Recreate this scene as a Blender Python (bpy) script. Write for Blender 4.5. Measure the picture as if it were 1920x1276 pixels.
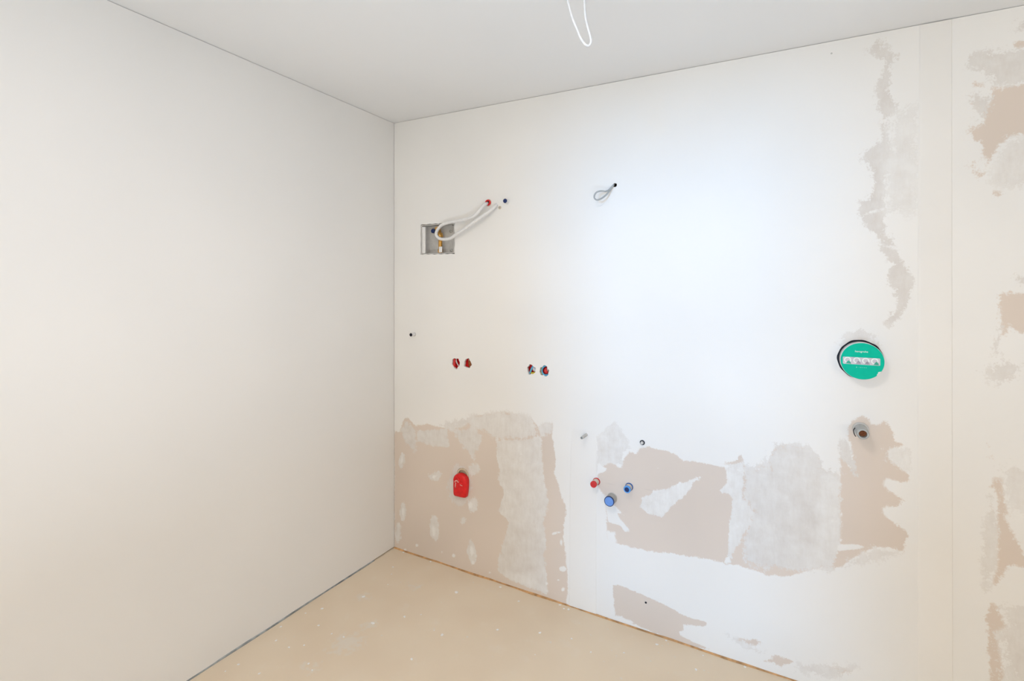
import bpy, bmesh, math, random
import numpy as np
from mathutils import Vector, Matrix

# ------------------------------------------------------------------ camera, light, exposure
scene = bpy.context.scene
COL = scene.collection
for o in list(bpy.data.objects):
    bpy.data.objects.remove(o, do_unlink=True)

cam_data = bpy.data.cameras.new('camera')
cam = bpy.data.objects.new('camera', cam_data)
COL.objects.link(cam)
cam.location = (2.042, -2.281, 1.525)
cam.rotation_euler = (math.radians(90), 0, 0.50136)
cam_data.sensor_width = 36
cam_data.sensor_fit = 'HORIZONTAL'
cam_data.lens = 36 * 948.98 / 1920
cam_data.shift_y = -(638 - 541.0) / 1920
cam_data.clip_start = 0.02
scene.camera = cam

world = bpy.data.worlds.new('world')
scene.world = world
world.use_nodes = True
wb = world.node_tree.nodes['Background']
wb.inputs[0].default_value = (1.0, 0.95, 0.80, 1)
wb.inputs[1].default_value = 5.2

def light(name, kind, loc, energy, color, **kw):
    d = bpy.data.lights.new(name, kind)
    d.energy = energy
    d.color = color
    for k, v in kw.items():
        setattr(d, k, v)
    o = bpy.data.objects.new(name, d)
    COL.objects.link(o)
    o.location = loc
    return o

# blue daylight falling through the balcony door behind the camera
sun = light('daylight', 'SUN', (1.6, -9, 3), 1.05, (0.17, 0.52, 1.0), angle=math.radians(5.5))
sun.rotation_euler = Vector((0.0, 1.0, -0.025)).to_track_quat('-Z', 'Y').to_euler()
# unseen fill lights, added: warm one far back, cool one thrown up, one overhead
fl = light('far_fill', 'AREA', (6.3, -6.3, 1.55), 42, (1.0, 0.88, 0.74), shape='DISK', size=0.7)
fl.rotation_euler = (Vector((0.25, -0.25, 1.15)) - fl.location).to_track_quat('-Z', 'Y').to_euler()
up = light('up_fill', 'AREA', (2.15, -2.3, 0.6), 28, (0.57, 0.77, 1.0), shape='DISK', size=0.8)
up.rotation_euler = (math.radians(180), 0, 0)
down = light('down_fill', 'AREA', (1.5, -1.75, 2.465), 12.5, (1.0, 0.90, 0.83), shape='DISK', size=0.3)

scene.cycles.use_light_tree = False
vs = scene.view_settings
vs.view_transform = 'Standard'
vs.look = 'None'
vs.gamma = 1
vs.use_curve_mapping = False
vs.exposure = 0.05

# ------------------------------------------------------------------ helpers
def tag(o, label=None, cat=None, group=None, kind=None):
    if label: o['label'] = label
    if cat: o['category'] = cat
    if group: o['group'] = group
    if kind: o['kind'] = kind
    return o

def obj(name, bm, material, parent=None, smooth=False, loc=None):
    if isinstance(bm, bmesh.types.BMesh):
        bmesh.ops.recalc_face_normals(bm, faces=bm.faces)
        me = bpy.data.meshes.new(name)
        bm.to_mesh(me)
        bm.free()
    else:
        me = bm
    if smooth:
        me.polygons.foreach_set('use_smooth', [True] * len(me.polygons))
        if smooth != 'all':
            me.set_sharp_from_angle(angle=math.radians(40))
    if material is not None:
        me.materials.clear()
        me.materials.append(material)
    o = bpy.data.objects.new(name, me)
    COL.objects.link(o)
    if parent: o.parent = parent
    if loc: o.location = loc
    return o

def thing(name, label, cat, loc=(0, 0, 0), group=None):
    o = bpy.data.objects.new(name, None)
    o.empty_display_size = 0.05
    COL.objects.link(o)
    o.location = loc
    return tag(o, label, cat, group)

def box(bm, x0, x1, y0, y1, z0, z1):
    v = [bm.verts.new((x, y, z)) for x in (x0, x1) for y in (y0, y1) for z in (z0, z1)]
    for a, b, c, d in ((0, 1, 3, 2), (4, 6, 7, 5), (0, 4, 5, 1), (2, 3, 7, 6), (0, 2, 6, 4), (1, 5, 7, 3)):
        bm.faces.new((v[a], v[b], v[c], v[d]))
    return v

def bevelled_box(x0, x1, y0, y1, z0, z1, r=0.002, seg=2):
    bm = bmesh.new()
    box(bm, x0, x1, y0, y1, z0, z1)
    bmesh.ops.bevel(bm, geom=bm.edges[:], offset=r, segments=seg, profile=0.5, affect='EDGES')
    return bm

def lathe(profile, n=32, bm=None, axis='y', center=(0, 0, 0)):
    """profile: (radius, distance out of the wall); revolved about the wall normal (-Y), or about Z"""
    bm = bm or bmesh.new()
    cx, cy, cz = center
    rings = []
    def P(r, t, q):
        if axis == 'y': return (cx + r * math.cos(t), cy - q, cz + r * math.sin(t))
        return (cx + r * math.cos(t), cy + r * math.sin(t), cz + q)
    for r, q in profile:
        if r <= 1e-6:
            rings.append([bm.verts.new(P(0, 0, q))])
        else:
            rings.append([bm.verts.new(P(r, 2 * math.pi * i / n, q)) for i in range(n)])
    for a, b in zip(rings, rings[1:]):
        for i in range(n):
            j = (i + 1) % n
            if len(a) == 1 and len(b) == 1: continue
            if len(a) == 1: bm.faces.new((a[0], b[i], b[j]))
            elif len(b) == 1: bm.faces.new((a[i], a[j], b[0]))
            else: bm.faces.new((a[i], a[j], b[j], b[i]))
    return bm

def spline(pts, sub=8):
    pts = [Vector(p) for p in pts]
    out = []
    for i in range(len(pts) - 1):
        p0 = pts[max(i - 1, 0)]; p1 = pts[i]; p2 = pts[i + 1]; p3 = pts[min(i + 2, len(pts) - 1)]
        for k in range(sub):
            t = k / sub
            out.append(0.5 * ((2 * p1) + (p2 - p0) * t + (2 * p0 - 5 * p1 + 4 * p2 - p3) * t * t + (3 * p1 - p0 - 3 * p2 + p3) * t ** 3))
    out.append(pts[-1])
    return out

def tube(pts, r, n=12, sub=8, ribs=0.0, bm=None):
    bm = bm or bmesh.new()
    path = spline(pts, sub)
    rings = []
    up = None
    for i, p in enumerate(path):
        d = (path[min(i + 1, len(path) - 1)] - path[max(i - 1, 0)]).normalized()
        if up is None:
            up = d.orthogonal().normalized()
        up = (up - d * up.dot(d)).normalized()
        s = d.cross(up)
        rr = r * (1 + (ribs if i % 2 else -ribs))
        rings.append([bm.verts.new(p + (up * math.cos(2 * math.pi * k / n) + s * math.sin(2 * math.pi * k / n)) * rr) for k in range(n)])
    for a, b in zip(rings, rings[1:]):
        for k in range(n):
            bm.faces.new((a[k], a[(k + 1) % n], b[(k + 1) % n], b[k]))
    bm.faces.new(rings[0]); bm.faces.new(rings[-1])
    return bm

# ------------------------------------------------------------------ materials
class NT:
    def __init__(s, name):
        s.m = bpy.data.materials.new(name)
        s.m.use_nodes = True
        s.t = s.m.node_tree
        s.b = s.t.nodes['Principled BSDF']
    def n(s, typ, **kw):
        nd = s.t.nodes.new(typ)
        for k, v in kw.items(): setattr(nd, k, v)
        return nd
    def l(s, a, b): s.t.links.new(a, b)
    def setin(s, sock, v):
        if hasattr(v, 'is_linked') or isinstance(v, bpy.types.NodeSocket): s.l(v, sock)
        else: sock.default_value = v
    def math(s, op, a, b=None, c=None, clamp=False):
        nd = s.n('ShaderNodeMath', operation=op, use_clamp=clamp)
        for i, v in enumerate((a, b, c)):
            if v is not None: s.setin(nd.inputs[i], v)
        return nd.outputs[0]
    def noise(s, scale, detail=3, rough=0.6, vec=None, dist=0.0):
        nd = s.n('ShaderNodeTexNoise')
        nd.inputs['Scale'].default_value = scale
        nd.inputs['Detail'].default_value = detail
        nd.inputs['Roughness'].default_value = rough
        nd.inputs['Distortion'].default_value = dist
        if vec is not None: s.l(vec, nd.inputs['Vector'])
        return nd.outputs['Fac']
    def coord(s, scale=(1, 1, 1)):
        tc = s.n('ShaderNodeTexCoord')
        mp = s.n('ShaderNodeMapping')
        mp.inputs['Scale'].default_value = scale
        s.l(tc.outputs['Object'], mp.inputs['Vector'])
        return mp.outputs['Vector']
    def mix(s, f, a, b):
        nd = s.n('ShaderNodeMix', data_type='RGBA')
        s.setin(nd.inputs[0], f)
        s.setin(nd.inputs[6], a if not isinstance(a, tuple) else (*a, 1))
        s.setin(nd.inputs[7], b if not isinstance(b, tuple) else (*b, 1))
        return nd.outputs[2]
    def fmix(s, f, a, b):
        nd = s.n('ShaderNodeMix', data_type='FLOAT')
        s.setin(nd.inputs[0], f); s.setin(nd.inputs[2], a); s.setin(nd.inputs[3], b)
        return nd.outputs[0]
    def ramp(s, v, a, b, lo=0.0, hi=1.0, smooth=True):
        nd = s.n('ShaderNodeMapRange', interpolation_type='SMOOTHSTEP' if smooth else 'LINEAR')
        s.setin(nd.inputs[0], v)
        for i, x in enumerate((a, b, lo, hi)): nd.inputs[i + 1].default_value = x
        return nd.outputs[0]
    def attr(s, name):
        return s.n('ShaderNodeAttribute', attribute_name=name).outputs['Fac']
    def bump(s, h, strength=0.2, dist=0.001):
        nd = s.n('ShaderNodeBump')
        nd.inputs['Strength'].default_value = strength
        nd.inputs['Distance'].default_value = dist
        s.l(h, nd.inputs['Height'])
        s.l(nd.outputs[0], s.b.inputs['Normal'])
    def base(s, c, rough=0.6, spec=0.3, metal=0.0):
        s.setin(s.b.inputs['Base Color'], c if not isinstance(c, tuple) else (*c, 1))
        s.b.inputs['Roughness'].default_value = rough
        s.b.inputs['Specular IOR Level'].default_value = spec
        s.b.inputs['Metallic'].default_value = metal
        return s.m

def plain(name, c, rough=0.5, spec=0.4, metal=0.0, var=0.08, scale=60):
    """procedural: slight noise in colour and relief"""
    N = NT(name)
    f = N.noise(scale, 2, 0.6, N.coord())
    c2 = tuple(max(0, x * (1 - var)) for x in c)
    c3 = tuple(min(1, x * (1 + var)) for x in c)
    N.base(N.mix(N.ramp(f, 0.3, 0.7), c2, c3), rough, spec, metal)
    return N.m

WHITE = (0.86, 0.85, 0.835)
BOARD = (0.72, 0.635, 0.568)

def mat_paint(name, c=WHITE):
    N = NT(name)
    v = N.coord()
    big = N.noise(1.3, 1, 0.5, v)
    N.base(N.mix(N.ramp(big, 0.25, 0.75), tuple(x * 0.975 for x in c), tuple(min(1, x * 1.015) for x in c)), 0.9, 0.1)
    return N.m

def mat_filled_board():
    N = NT('filled_plasterboard')
    v = N.coord()
    vs_ = N.coord((1.0, 1.0, 0.22))          # trowel streaks, drawn out along the height
    n1 = N.noise(38, 3, 0.7, v)
    n2 = N.noise(160, 1, 0.6, v)
    st = N.noise(60, 2, 0.7, vs_)
    n0 = N.noise(15, 1, 0.5, v)
    rag = N.math('ADD', N.math('MULTIPLY', N.math('SUBTRACT', n1, 0.5), 9.0), N.math('MULTIPLY', N.math('SUBTRACT', n2, 0.5), 4.0))
    rag = N.math('ADD', rag, N.math('MULTIPLY', N.math('SUBTRACT', n0, 0.5), 6.0))
    rag = N.math('ADD', rag, N.math('MULTIPLY', N.math('SUBTRACT', st, 0.5), 3.0))
    def mask(a, k=1.0):
        return N.ramp(N.math('ADD', N.attr(a), N.math('MULTIPLY', rag, k)), -1.0, 1.0)
    mb, mt, mk = mask('bare', 0.75), mask('thin', 1.0), mask('thick', 0.45)
    amt = N.attr('amount')
    amt = N.math('ADD', amt, N.math('MULTIPLY', N.math('SUBTRACT', st, 0.5), 0.5), clamp=True)
    amt = N.math('ADD', amt, N.math('MULTIPLY', N.math('SUBTRACT', n1, 0.5), 0.6), clamp=True)
    amt = N.math('ADD', amt, N.math('MULTIPLY', N.math('SUBTRACT', n0, 0.5), 0.7), clamp=True)
    line = N.ramp(N.attr('pencil'), -0.6, 0.6)
    big = N.noise(1.6, 1, 0.5, v)
    white = N.mix(N.ramp(big, 0.25, 0.75), tuple(x * 0.97 for x in WHITE), tuple(x * 1.02 for x in WHITE))
    board = N.mix(N.ramp(big, 0.35, 0.65), tuple(x * 0.97 for x in BOARD), tuple(x * 1.03 for x in BOARD))
    board = N.mix(N.math('MULTIPLY', line, 0.16), board, (0.2, 0.2, 0.22))
    # scraped-thin filler dries grey and lets the board shine through
    grey = N.mix(amt, N.mix(0.55, board, (0.63, 0.62, 0.605)), tuple(x * 0.985 for x in WHITE))
    col = N.mix(mb, white, board)
    col = N.mix(mt, col, grey)
    col = N.mix(mk, col, white)
    N.base(col, 0.9, 0.1)
    return N.m

def mat_floor():
    N = NT('screed')
    v = N.coord()
    a = N.noise(2.2, 2, 0.6, v)
    b = N.noise(9, 3, 0.65, v)
    c = N.mix(N.ramp(a, 0.3, 0.72), (0.80, 0.67, 0.515), (0.84, 0.72, 0.565))
    c = N.mix(N.ramp(b, 0.56, 0.78, 0, 0.30), c, (0.85, 0.77, 0.66))
    sp = N.noise(46, 2, 0.5, v)
    c = N.mix(N.math('MULTIPLY', N.ramp(sp, 0.70, 0.76), N.ramp(a, 0.45, 0.6)), c, (0.80, 0.77, 0.70))
    # two scraped plaster smudges
    N.base(N.mix(N.math('MULTIPLY', N.ramp(N.math('ADD', N.attr('smudge'), N.math('MULTIPLY', N.math('SUBTRACT', sp, 0.5), 3.0)), -0.2, 1.0), 0.45), c, (0.80, 0.77, 0.71)), 0.75, 0.2)
    return N.m

M = dict(
    paint=mat_paint('white_wall_paint'),
    ceil=mat_paint('ceiling_paint', (0.88, 0.875, 0.87)),
    tape=mat_paint('joint_filler', (0.855, 0.84, 0.82)),
    board=mat_filled_board(),
    screed=mat_floor(),
    cavity=plain('cavity_board', (0.58, 0.47, 0.36), 0.9, 0.1),
    foam=plain('orange_edge_strip', (0.56, 0.33, 0.16), 0.9, 0.1, var=0.3, scale=25),
    greystrip=plain('grey_edge_strip', (0.33, 0.36, 0.38), 0.8, 0.2, var=0.35, scale=18),
    white_pl=plain('white_plastic', (0.80, 0.80, 0.80), 0.45, 0.4, var=0.03),
    greycable=plain('grey_cable', (0.40, 0.42, 0.43), 0.5, 0.3, var=0.04),
    cable=plain('grey_white_cable', (0.70, 0.71, 0.72), 0.5, 0.4, var=0.04),
    grey_pl=plain('grey_plastic', (0.42, 0.43, 0.42), 0.5, 0.4),
    liner=plain('light_grey_liner', (0.60, 0.59, 0.57), 0.6, 0.3, var=0.04),
    dark=plain('black_plastic', (0.012, 0.012, 0.02), 0.5, 0.3),
    navy=plain('navy_plastic', (0.012, 0.03, 0.13), 0.4, 0.4),
    blue=plain('blue_plastic', (0.035, 0.13, 0.42), 0.4, 0.4),
    skyblue=plain('light_blue_cap', (0.16, 0.33, 0.75), 0.4, 0.4, var=0.04),
    bluesleeve=plain('bright_blue_sleeve', (0.10, 0.35, 0.80), 0.4, 0.4),
    red=plain('red_plastic', (0.72, 0.012, 0.014), 0.38, 0.4, var=0.1),
    redpale=plain('red_pipe_plastic', (0.62, 0.03, 0.03), 0.45, 0.4),
    beige=plain('beige_pipe', (0.66, 0.56, 0.42), 0.6, 0.3),
    cream=plain('cream_pipe', (0.68, 0.62, 0.55), 0.6, 0.3),
    brass=plain('brass', (0.62, 0.34, 0.08), 0.35, 0.5, metal=0.55, var=0.25, scale=40),
    rust=plain('brown_thread', (0.24, 0.075, 0.02), 0.6, 0.3, var=0.3, scale=150),
    green=plain('green_label', (0.0, 0.50, 0.34), 0.6, 0.12, var=0.03),
    strip=plain('label_grey', (0.58, 0.57, 0.62), 0.5, 0.3, var=0.04),
    print=plain('label_white_print', (0.82, 0.88, 0.86), 0.5, 0.3, var=0.02),
    printdim=plain('label_dim_print', (0.16, 0.62, 0.50), 0.5, 0.3, var=0.02),
    picto=plain('label_picto_grey', (0.36, 0.34, 0.40), 0.5, 0.3, var=0.2),
    pictog=plain('label_picto_green', (0.05, 0.36, 0.27), 0.5, 0.3, var=0.2),
    yellow=plain('yellow_cable', (0.62, 0.48, 0.05), 0.5, 0.3),
    cyan=plain('light_blue_cable', (0.10, 0.40, 0.62), 0.5, 0.3),
    steel=plain('zinc_screw', (0.45, 0.46, 0.46), 0.4, 0.5, metal=0.6),
    smear=plain('plaster_film_on_red', (0.80, 0.42, 0.38), 0.8, 0.2, var=0.2, scale=120),
    plaster=plain('dried_plaster', (0.93, 0.92, 0.90), 0.9, 0.1, var=0.03),
)

# ------------------------------------------------------------------ setting
XR, YB = 6.8, -6.8                      # far ends of the room
def zf(x, y): return -0.00869 * x - 0.00476 * y
def zc(x, y): return 2.5 - 0.01381 * x - 0.00757 * y

def slab(name, zfun, thick, mat, up):
    bm = bmesh.new()
    nx, ny = 2, 2
    x0, x1, y0, y1 = (0.0 - 0.15, XR + 0.15, YB - 0.15, 0.15)
    vs_ = []
    for dz in (0, -thick if up else thick):
        vs_.append([bm.verts.new((x, y, zfun(x, y) + dz)) for x, y in ((x0, y0), (x1, y0), (x1, y1), (x0, y1))])
    bm.faces.new(vs_[0]); bm.faces.new(vs_[1])
    for i in range(4):
        bm.faces.new((vs_[0][i], vs_[0][(i + 1) % 4], vs_[1][(i + 1) % 4], vs_[1][i]))
    return tag(obj(name, bm, mat), kind='structure')

# floor as a fine sheet (smudge mask) on a slab edge
def floor_mesh():
    xs = np.linspace(-0.15, XR + 0.15, 110); ys = np.linspace(YB - 0.15, 0.15, 110)
    X, Y = np.meshgrid(xs, ys)
    n = len(xs)
    top = np.stack([X.ravel(), Y.ravel(), zf(X.ravel(), Y.ravel())], 1)
    verts = top.tolist()
    faces = [(j * n + i, j * n + i + 1, (j + 1) * n + i + 1, (j + 1) * n + i) for j in range(n - 1) for i in range(n - 1)]
    per = [i for i in range(n)] + [j * n + n - 1 for j in range(1, n)] + [(n - 1) * n + i for i in range(n - 2, -1, -1)] + [j * n for j in range(n - 2, 0, -1)]
    base = len(verts)
    verts += [(verts[i][0], verts[i][1], verts[i][2] - 0.12) for i in per]
    k = len(per)
    faces += [(per[i], base + i, base + (i + 1) % k, per[(i + 1) % k]) for i in range(k)]
    faces.append(tuple(base + i for i in range(k - 1, -1, -1)))
    me = bpy.data.meshes.new('floor')
    me.from_pydata(verts, [], faces)
    s = np.full(len(verts), -3.0)
    P = np.array(verts)
    for x, y, r in [(0.3453, -0.8819, 0.05), (0.3746, -0.5609, 0.035), (1.1825, -0.3637, 0.03), (0.1944, -0.4394, 0.05), (0.3751, -0.712, 0.08), (0.3495, -0.2533, 0.05)]:
        s = np.maximum(s, 1.6 - 1.6 * np.hypot(P[:, 0] - x, P[:, 1] - y) / r)
    a = me.attributes.new('smudge', 'FLOAT', 'POINT')
    a.data.foreach_set('value', s.astype(np.float32))
    return me
tag(obj('floor', floor_mesh(), M['screed']), kind='structure')
slab('ceiling', zc, 0.12, M['ceil'], False)

def prism_wall(name, corners, y_or_x, mat):
    """solid wall between x0..x1, y0..y1, floor to ceiling with a small joint at the top"""
    x0, x1, y0, y1 = corners
    gap_t, gap_b = y_or_x
    bm = bmesh.new()
    f = []
    for x, y in ((x0, y0), (x1, y0), (x1, y1), (x0, y1)):
        f.append((bm.verts.new((x, y, zf(x, y) + gap_b)), bm.verts.new((x, y, zc(x, y) - gap_t))))
    bm.faces.new([v[0] for v in f]); bm.faces.new([v[1] for v in f])
    for i in range(4):
        a, b = f[i], f[(i + 1) % 4]
        bm.faces.new((a[0], b[0], b[1], a[1]))
    return obj(name, bm, mat)

# left wall: one smooth filled face; a fine open joint remains at the ceiling, a wider one at the floor
wl = tag(prism_wall('wall_left', (-0.10, 0.0, YB - 0.1, 0.16), (0.0018, 0.0065), M['paint']), kind='structure')
# right wall: the stud cavity behind, plasterboard panels in front
wr = tag(prism_wall('wall_right', (0.0, XR, 0.09, 0.16), (0.0, 0.0), M['cavity']), kind='structure')
tag(prism_wall('wall_side', (XR, XR + 0.1, YB - 0.1, 0.16), (0.0, 0.0), M['paint']), kind='structure')

# back wall (behind the camera) with the balcony-door opening that lets the daylight in
DX0, DX1, DZ = 1.0, 2.24, 2.46
bm = bmesh.new()
box(bm, -0.1, DX0, YB - 0.14, YB, -0.05, 2.6)
box(bm, DX1, XR + 0.1, YB - 0.14, YB, -0.05, 2.6)
box(bm, DX0, DX1, YB - 0.14, YB, DZ, 2.6)
tag(obj('wall_back', bm, M['paint']), kind='structure')
bm = bmesh.new()
for a in ((DX0, DX0 + 0.05, 0, DZ), (DX1 - 0.05, DX1, 0, DZ), (DX0 + 0.05, DX1 - 0.05, DZ - 0.05, DZ)):
    box(bm, a[0], a[1], YB - 0.10, YB - 0.04, a[2], a[3])
tag(obj('door_1', bm, M['white_pl']), kind='structure')

# ------------------------------------------------------------------ filler pattern on the right wall (mm, x along the wall / z up)
# each entry: (edge softness, filler amount, outline)
BARE = [
    (4, None, [(2, 14), (2, 689), (40, 684), (78, 772), (103, 775), (165, 735), (237, 763), (331, 756), (399, 756), (488, 781), (553, 844), (658, 868), (749, 891), (827, 883), (904, 873), (922, 855), (945, 828), (969, 852), (1023, 868), (1018, 797), (1032, 733), (1041, 677), (1027, 626), (1050, 580), (1063, 518), (1085, 473), (1092, 426), (1076, 374), (1076, 317), (1085, 237), (1096, 167), (1098, 95), (1094, -20), (2, -45)]),
    (3.5, None, [(1253, 592), (1250, 648), (1281, 704), (1315, 719), (1366, 701), (1372, 745), (1402, 785), (1431, 780), (1447, 805), (1492, 814), (1567, 812), (1606, 804), (1645, 780), (1686, 786), (1737, 786), (1799, 793), (1853, 820), (1867, 851), (1880, 801), (1907, 788), (1974, 802), (1920, 802), (1967, 827), (1987, 893), (2022, 909), (2056, 909), (2105, 905), (2143, 872), (2152, 835), (2184, 819), (2207, 834), (2210, 737), (2212, 684), (2214, 614), (2210, 554), (2184, 457), (2152, 452), (2105, 428), (2042, 391), (1967, 375), (1910, 383), (1853, 382), (1810, 380), (1766, 380), (1720, 378), (1615, 369), (1517, 357), (1441, 351), (1342, 350), (1298, 359), (1295, 431), (1291, 556)]),
    (4, None, [(2210, 904), (2225, 880), (2247, 852), (2250, 911), (2237, 962), (2234, 989), (2248, 1033), (2274, 1052), (2296, 1047), (2305, 1025), (2335, 1028), (2343, 1048), (2364, 1022), (2375, 997), (2377, 977), (2406, 963), (2404, 953), (2381, 947), (2364, 939), (2360, 907), (2385, 885), (2422, 856), (2418, 830), (2385, 829), (2356, 834), (2350, 812), (2360, 788), (2389, 773), (2410, 762), (2385, 736), (2356, 730), (2345, 709), (2356, 683), (2385, 674), (2406, 653), (2416, 635), (2406, 612), (2406, 574), (2360, 580), (2318, 570), (2283, 540), (2248, 510), (2221, 476), (2180, 456), (2184, 483), (2203, 531), (2210, 554), (2214, 614), (2212, 684), (2207, 737), (2210, 813)]),
    (2.5, None, [(1324, 156), (1359, 160), (1420, 155), (1491, 143), (1559, 131), (1630, 114), (1698, 111), (1730, 109), (1736, 99), (1698, 85), (1639, 71), (1641, 45), (1623, 34), (1623, 20), (1653, 15), (1698, 6), (1747, 2), (1698, -10), (1630, -14), (1559, -9), (1461, 1), (1410, 5), (1374, 14), (1335, 12), (1330, 88)]),
    (5, None, [(1843, 73), (1872, 90), (1893, 86), (1913, 97), (1938, 89), (1930, 78), (1893, 67), (1851, 69)]),
    (4, None, [(1950, 22), (1986, 50), (2001, 62), (2056, 59), (2033, 38), (2009, 23), (1994, 24), (1970, 22)]),
    (6, None, [(2160, 75), (2206, 92), (2250, 96), (2246, 84), (2220, 65), (2194, 65)]),
    (6, None, [(2759, 2211), (2694, 2200), (2664, 2201), (2647, 2209), (2642, 2170), (2630, 2146), (2619, 2169), (2611, 2180), (2605, 2166), (2585, 2162), (2595, 2152), (2609, 2142), (2622, 2101), (2619, 2082), (2585, 2079), (2591, 2034), (2613, 2026), (2621, 1989), (2630, 1962), (2622, 1927), (2642, 1971), (2664, 2009), (2694, 2040), (2745, 2028), (2816, 2069), (2837, 2108), (2801, 2144), (2778, 2176)]),
    (7, None, [(2595, 1949), (2622, 1922), (2613, 1895), (2599, 1925)]),
    (7, None, [(2619, 2220), (2617, 2216), (2611, 2215), (2603, 2217), (2597, 2220), (2594, 2225), (2597, 2228), (2603, 2229), (2611, 2228), (2617, 2224)]),
    (7, None, [(2754, 2325), (2788, 2334), (2830, 2335), (2826, 2329), (2816, 2320), (2742, 2333), (2717, 2323), (2708, 2325), (2701, 2331), (2698, 2337), (2701, 2343), (2708, 2344), (2717, 2342), (2739, 2341), (2798, 2326), (2836, 2326), (2804, 2341), (2776, 2330)]),
    (7, None, [(2664, 1842), (2663, 1838), (2659, 1836), (2655, 1837), (2651, 1839), (2649, 1843), (2651, 1847), (2655, 1848), (2659, 1848), (2663, 1845)]),
    (6, None, [(2663, 1501), (2694, 1511), (2741, 1510), (2861, 1494), (2888, 1458), (2889, 1434), (2859, 1390), (2769, 1366), (2698, 1386), (2683, 1400), (2676, 1365), (2664, 1364), (2666, 1405), (2663, 1445)]),
    (6, None, [(2636, 995), (2635, 991), (2633, 989), (2630, 989), (2628, 990), (2627, 993), (2628, 996), (2630, 998), (2633, 999), (2635, 997)]),
    (6, None, [(2647, 957), (2646, 954), (2643, 952), (2640, 951), (2637, 952), (2636, 955), (2637, 958), (2640, 961), (2643, 961), (2646, 960)]),
    (6, None, [(2643, 860), (2655, 885), (2668, 887), (2673, 838), (2677, 788), (2685, 729), (2707, 679), (2738, 622), (2791, 620), (2791, 621), (2815, 611), (2786, 612), (2763, 600), (2796, 603), (2809, 611), (2801, 613), (2774, 606), (2755, 596), (2705, 604), (2691, 608), (2676, 572), (2659, 544), (2650, 530), (2655, 582), (2656, 701), (2655, 733), (2655, 824)]),
    (7, None, [(2644, 465), (2665, 432), (2681, 394), (2656, 370), (2659, 328), (2668, 272), (2676, 201), (2638, 187), (2647, 234), (2635, 253), (2635, 340), (2631, 418)]),
]
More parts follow.
